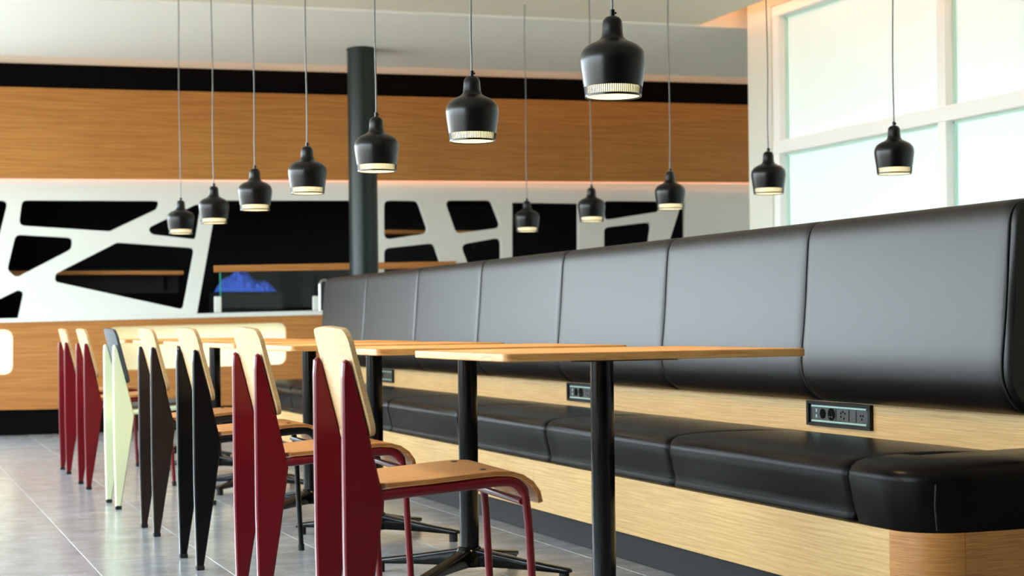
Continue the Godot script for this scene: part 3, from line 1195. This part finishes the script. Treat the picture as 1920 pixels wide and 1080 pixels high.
# ---------------------------------------------------------------- chairs
func chair(label: String, frame: Material, back: Material, seat: Material, group := "") -> Node3D:
	var t := thing("cafe_chair", Vector3.ZERO, label, "chair", group)
	var st: SurfaceTool
	var hw := 0.165
	for s in [-1.0, 1.0]:
		# kite-shaped hollow rear leg
		st = begin()
		plate(st, [Vector2(0.005, 0.014), Vector2(0.029, 0.014), Vector2(0.068, 0.25), Vector2(0.087, 0.385), Vector2(0.091, 0.42), Vector2(0.085, 0.452), Vector2(0.052, 0.60), Vector2(0.021, 0.722), Vector2(0.016, 0.735), Vector2(0.009, 0.739), Vector2(0.002, 0.732), Vector2(0.0, 0.70), Vector2(0.0, 0.30)], s * hw, 0.026, 0.004)
		var leg := put("rear_leg", st, frame, t)
		st = begin()
		rbox(st, Vector3(0.018, 0.008, s * hw), Vector3(0.027, 0.016, 0.027), 0.003)
		put("foot_cap", st, M.rubber, leg)
		# side rail bending down into the front leg
		st = begin()
		var path := [Vector3(0.080, 0.434, s * hw), Vector3(0.20, 0.4435, s * 0.167), Vector3(0.355, 0.4555, s * 0.17)]
		for k in 9:
			var a := PI / 2 * k / 8.0 * 0.93
			path.append(Vector3(0.375 + sin(a) * 0.048, 0.409 + cos(a) * 0.047, s * 0.171))
		path.append(Vector3(0.429, 0.36, s * 0.172))
		path.append(Vector3(0.445, 0.012, s * 0.176))
		var rr := []
		for p in path:
			rr.append(0.0125 if p.y > 0.425 else 0.0095)
		tube(st, path, rr, 14)
		var fl := put("front_leg", st, frame, t)
		st = begin()
		tube(st, [Vector3(0.4456, 0.0, s * 0.176), Vector3(0.4448, 0.022, s * 0.176)], 0.0112, 14)
		put("foot_cap", st, M.rubber, fl)
	# cross bars
	st = begin()
	tube(st, [Vector3(0.415, 0.408, -0.171), Vector3(0.415, 0.408, 0.171)], 0.0085, 12)
	put("cross_bar", st, frame, t)
	st = begin()
	rbox(st, Vector3(0.075, 0.428, 0), Vector3(0.02, 0.035, 0.31), 0.004)
	put("cross_bar", st, frame, t)
	# seat of bent plywood
	var prof := [Vector2(0.066, 0.449), Vector2(0.10, 0.4505), Vector2(0.2, 0.457), Vector2(0.30, 0.4655), Vector2(0.35, 0.4685), Vector2(0.385, 0.467), Vector2(0.41, 0.460), Vector2(0.432, 0.445), Vector2(0.446, 0.425), Vector2(0.453, 0.402)]
	st = begin()
	var layers := begin()
	sheet(st, prof, [0.15, 0.172, 0.18, 0.18, 0.18, 0.18, 0.18, 0.18, 0.18, 0.172], 0.0115, 0.0, 0.0, layers)
	var sp := put("seat", st, seat, t)
	put("ply_lines", layers, M.ply_edge, sp)
	for z in [-0.125, 0.125]:
		st = begin()
		tube(st, [Vector3(0.335, 0.476, z), Vector3(0.335, 0.4815, z)], 0.008, 12)
		put("screw", st, M.screw, sp)
	# backrest: lies against the sloping front edges of the rear legs
	var bp := []
	var bw := []
	var n := 18
	for k in n + 1:
		var f := float(k) / n
		var v := 0.5 - 0.5 * cos(PI * f)
		var h := 0.566 + v * 0.248
		bp.append(Vector2(0.0165 + (0.736 - h) * 0.248 + 0.006, h))
		var half := 0.192 - 0.002 * v
		var rb := 0.036
		var rt := 0.034
		var dlow := h - 0.566
		var dtop := 0.814 - h
		if dlow < rb: half -= rb - sqrt(maxf(0.0, rb * rb - (rb - dlow) * (rb - dlow)))
		if dtop < rt: half -= rt - sqrt(maxf(0.0, rt * rt - (rt - dtop) * (rt - dtop)))
		bw.append(half)
	st = begin()
	sheet(st, bp, bw, 0.0115, 0.010, 0.010)
	put("backrest", st, back, t)
	return t

# plywood sheet: centre line in x, y with a half width at each point; `bow` brings the sides forward, `arch` drops the corners of the last rows
func sheet(st: SurfaceTool, line: Array, half: Array, t: float, bow: float, arch: float, lines: SurfaceTool = null) -> void:
	var nz := 10
	var upper := []
	var lower := []
	var m := line.size()
	for i in m:
		var d: Vector2 = (line[mini(i + 1, m - 1)] - line[maxi(i - 1, 0)]).normalized()
		var n := Vector2(-d.y, d.x)
		var ur := []
		var lr := []
		for j in nz + 1:
			var w := 2.0 * j / nz - 1.0
			var z: float = half[i] * w
			var p: Vector2 = line[i]
			p -= n * bow * pow(z / 0.18, 2.0)
			p -= d * arch * pow(z / 0.18, 2.0) * (float(i) / (m - 1))
			ur.append(Vector3(p.x + n.x * t, p.y + n.y * t, z))
			lr.append(Vector3(p.x, p.y, z))
		upper.append(ur)
		lower.append(lr)
	var c: Vector3 = (upper[m / 2][nz / 2] + lower[m / 2][nz / 2]) / 2.0
	var dm: Vector2 = (line[m / 2 + 1] - line[m / 2 - 1]).normalized()
	var nm := Vector3(-dm.y, dm.x, 0)
	patch(st, upper, c - nm * 0.4)
	patch(st, lower, c + nm * 0.4)
	# rim
	var ru := []
	var rl := []
	for j in nz + 1: ru.append(upper[0][j]); rl.append(lower[0][j])
	for i in range(1, m): ru.append(upper[i][nz]); rl.append(lower[i][nz])
	for j in range(nz - 1, -1, -1): ru.append(upper[m - 1][j]); rl.append(lower[m - 1][j])
	for i in range(m - 2, 0, -1): ru.append(upper[i][0]); rl.append(lower[i][0])
	for k in ru.size():
		var q := (k + 1) % ru.size()
		var e: Vector3 = ru[q] - ru[k]
		var nn := e.cross(ru[k] - rl[k]).normalized()
		if nn.dot((ru[k] + ru[q]) / 2 - c) < 0: nn = -nn
		quad(st, ru[k], ru[q], rl[q], rl[k], nn)
		if lines != null:
			for f in [[0.26, 0.38], [0.62, 0.74]]:
				var o := nn * 0.0003
				quad(lines, rl[k].lerp(ru[k], f[1]) + o, rl[q].lerp(ru[q], f[1]) + o, rl[q].lerp(ru[q], f[0]) + o, rl[k].lerp(ru[k], f[0]) + o, nn)

func build_chairs() -> void:
	var g := "cafe chairs facing the banquette"
	var red := chair("red metal chair with pale plywood back, first from the banquette's rounded end", M.red, M.ply_back, M.ply_seat, g)
	var red2 := copy(red, "red metal chair with pale plywood back standing beside the black-framed chair")
	var black := chair("black-framed chair with pale plywood back between a red and a brown chair", M.jet, M.ply_back, M.ply_seat, g)
	var brown := chair("dark brown-framed chair with pale plywood back between black and cream chairs", M.brown, M.ply_back, M.ply_seat, g)
	var cream := chair("cream-framed chair with slate grey backrest and seat", M.cream, M.slate, M.slate, g)
	var red3 := copy(red, "red metal chair with pale plywood back standing beside the cream-framed chair")
	var red4 := copy(red, "red metal chair with pale plywood back at the counter end of the row")
	var spots := [[red, 0.975, -3.85, -3.0], [red2, 0.985, -4.86, -0.8], [black, 0.995, -5.915, 0.0], [brown, 1.003, -6.905, 0.0], [cream, 0.998, -7.99, 0.0], [red3, 0.985, -9.025, 0.5], [red4, 0.99, -10.01, 0.0]]
	for s in spots:
		s[0].position = Vector3(s[1], 0, s[2])
		s[0].rotation.y = deg_to_rad(s[3])

# ---------------------------------------------------------------- lamps
func build_lamps() -> void:
	var t := thing("pendant_lamp", Vector3.ZERO, "x", "lamp", "black bell lamps over the banquette tables")
	var prof := [Vector2(0.0758, 0.026), Vector2(0.0795, 0.05), Vector2(0.083, 0.075), Vector2(0.0848, 0.092), Vector2(0.0845, 0.102), Vector2(0.082, 0.113), Vector2(0.077, 0.122), Vector2(0.068, 0.131), Vector2(0.056, 0.138), Vector2(0.043, 0.1435), Vector2(0.034, 0.149), Vector2(0.0295, 0.155), Vector2(0.0275, 0.163), Vector2(0.0268, 0.175), Vector2(0.0262, 0.188), Vector2(0.0245, 0.197), Vector2(0.020, 0.204), Vector2(0.013, 0.2085), Vector2(0.0, 0.210)]
	var st := begin()
	lathe(st, prof, Vector3.ZERO, 56)
	put("shade", st, M.lamp, t)
	st = begin()
	var inner := []
	for p in prof.slice(0, 14):
		inner.append(Vector2(maxf(p.x - 0.002, 0.001), p.y))
	lathe(st, inner, Vector3.ZERO, 40, -1.0)
	put("inner_lining", st, M.lamp_inside, t)
	# slotted band: fine upright bars between two hoops
	st = begin()
	lathe(st, [Vector2(0.0728, 0.0), Vector2(0.0735, 0.006), Vector2(0.0722, 0.006), Vector2(0.0715, 0.0), Vector2(0.0728, 0.0)], Vector3.ZERO, 56)
	var nb := 84
	for k in nb:
		var a := TAU * k / nb
		var d := Vector3(cos(a), 0, sin(a))
		var e := Vector3(-sin(a), 0, cos(a)) * 0.0009
		var p0 := d * 0.0735 + Vector3(0, 0.005, 0)
		var p1 := d * 0.0758 + Vector3(0, 0.027, 0)
		quad(st, p0 - e, p0 + e, p1 + e, p1 - e, d)
		var q0 := p0 - d * 0.0015
		var q1 := p1 - d * 0.0015
		quad(st, q0 - e, q0 + e, q1 + e, q1 - e, -d)
		quad(st, p0 + e, q0 + e, q1 + e, p1 + e, e.normalized())
		quad(st, p0 - e, q0 - e, q1 - e, p1 - e, -e.normalized())
	put("slotted_band", st, M.lamp, t)
	st = begin()
	lathe(st, [Vector2(0.0, 0.030), Vector2(0.062, 0.030), Vector2(0.0695, 0.027), Vector2(0.068, 0.003), Vector2(0.064, 0.0025), Vector2(0.0, 0.012)], Vector3.ZERO, 40)
	put("diffuser_lamp", st, M.lamp_glow, t)
	st = begin()
	tube(st, [Vector3(0, 0.206, 0), Vector3(0, 0.226, 0)], 0.0068, 16)
	tube(st, [Vector3(0.006, 0.218, 0), Vector3(0.011, 0.218, 0)], 0.003, 8)
	put("cord_grip", st, M.lamp, t)
	var l := SpotLight3D.new()
	l.name = "bulb_light"
	l.position = Vector3(0, -0.012, 0)
	l.rotation = Vector3(-PI / 2, 0, 0)
	l.spot_angle = 75.0
	l.spot_angle_attenuation = 0.6
	l.spot_range = 12.0
	l.light_size = 0.06
	l.light_color = Color(1.0, 0.86, 0.60)
	l.light_energy = 0.8
	l.shadow_enabled = true
	t.add_child(l)
	var order := ["first", "second", "third", "fourth", "fifth", "sixth", "seventh"]
	var spots := []
	for k in 7:
		spots.append([Vector3(1.79, 1.393, -4.045 - 1.108 * k), "black bell lamp over the tables, %s counted from the banquette's rounded end" % order[k], "black bell lamps over the banquette tables"])
	for k in 5:
		spots.append([Vector3(4.13, 1.437 - 0.002 * k, -6.35 - 1.11 * k), "black bell lamp hanging behind the banquette, %s from the frosted window end" % order[k], "black bell lamps behind the banquette"])
	var rng := RandomNumberGenerator.new()
	rng.seed = 3
	for k in spots.size():
		var o: Node3D = t if k == 0 else copy(t)
		o.position = spots[k][0]
		tag(o, spots[k][1], "lamp", spots[k][2])
	var cords := []
	for k in spots.size():
		var o: Node3D = get_node("pendant_lamp" if k == 0 else "pendant_lamp_%03d" % k)
		st = begin()
		var path := []
		var top: float = 2.97 - o.position.y
		var a := rng.randf() * TAU
		for i in 25:
			var f := i / 24.0
			var w := 0.0018 * sin(f * (9.0 + k % 3) + a) * smoothstep(0.0, 0.1, f)
			path.append(Vector3(w, 0.222 + f * (top - 0.222), w * 0.7))
		tube(st, path, 0.0033, 8)
		put("cord", st, M.cord, o)
		st = begin()
		lathe(st, [Vector2(0.0, top - 0.004), Vector2(0.010, top - 0.004), Vector2(0.011, top), Vector2(0.0, top)], Vector3.ZERO, 16)
		put("ceiling_grommet", st, M.ceiling, o)
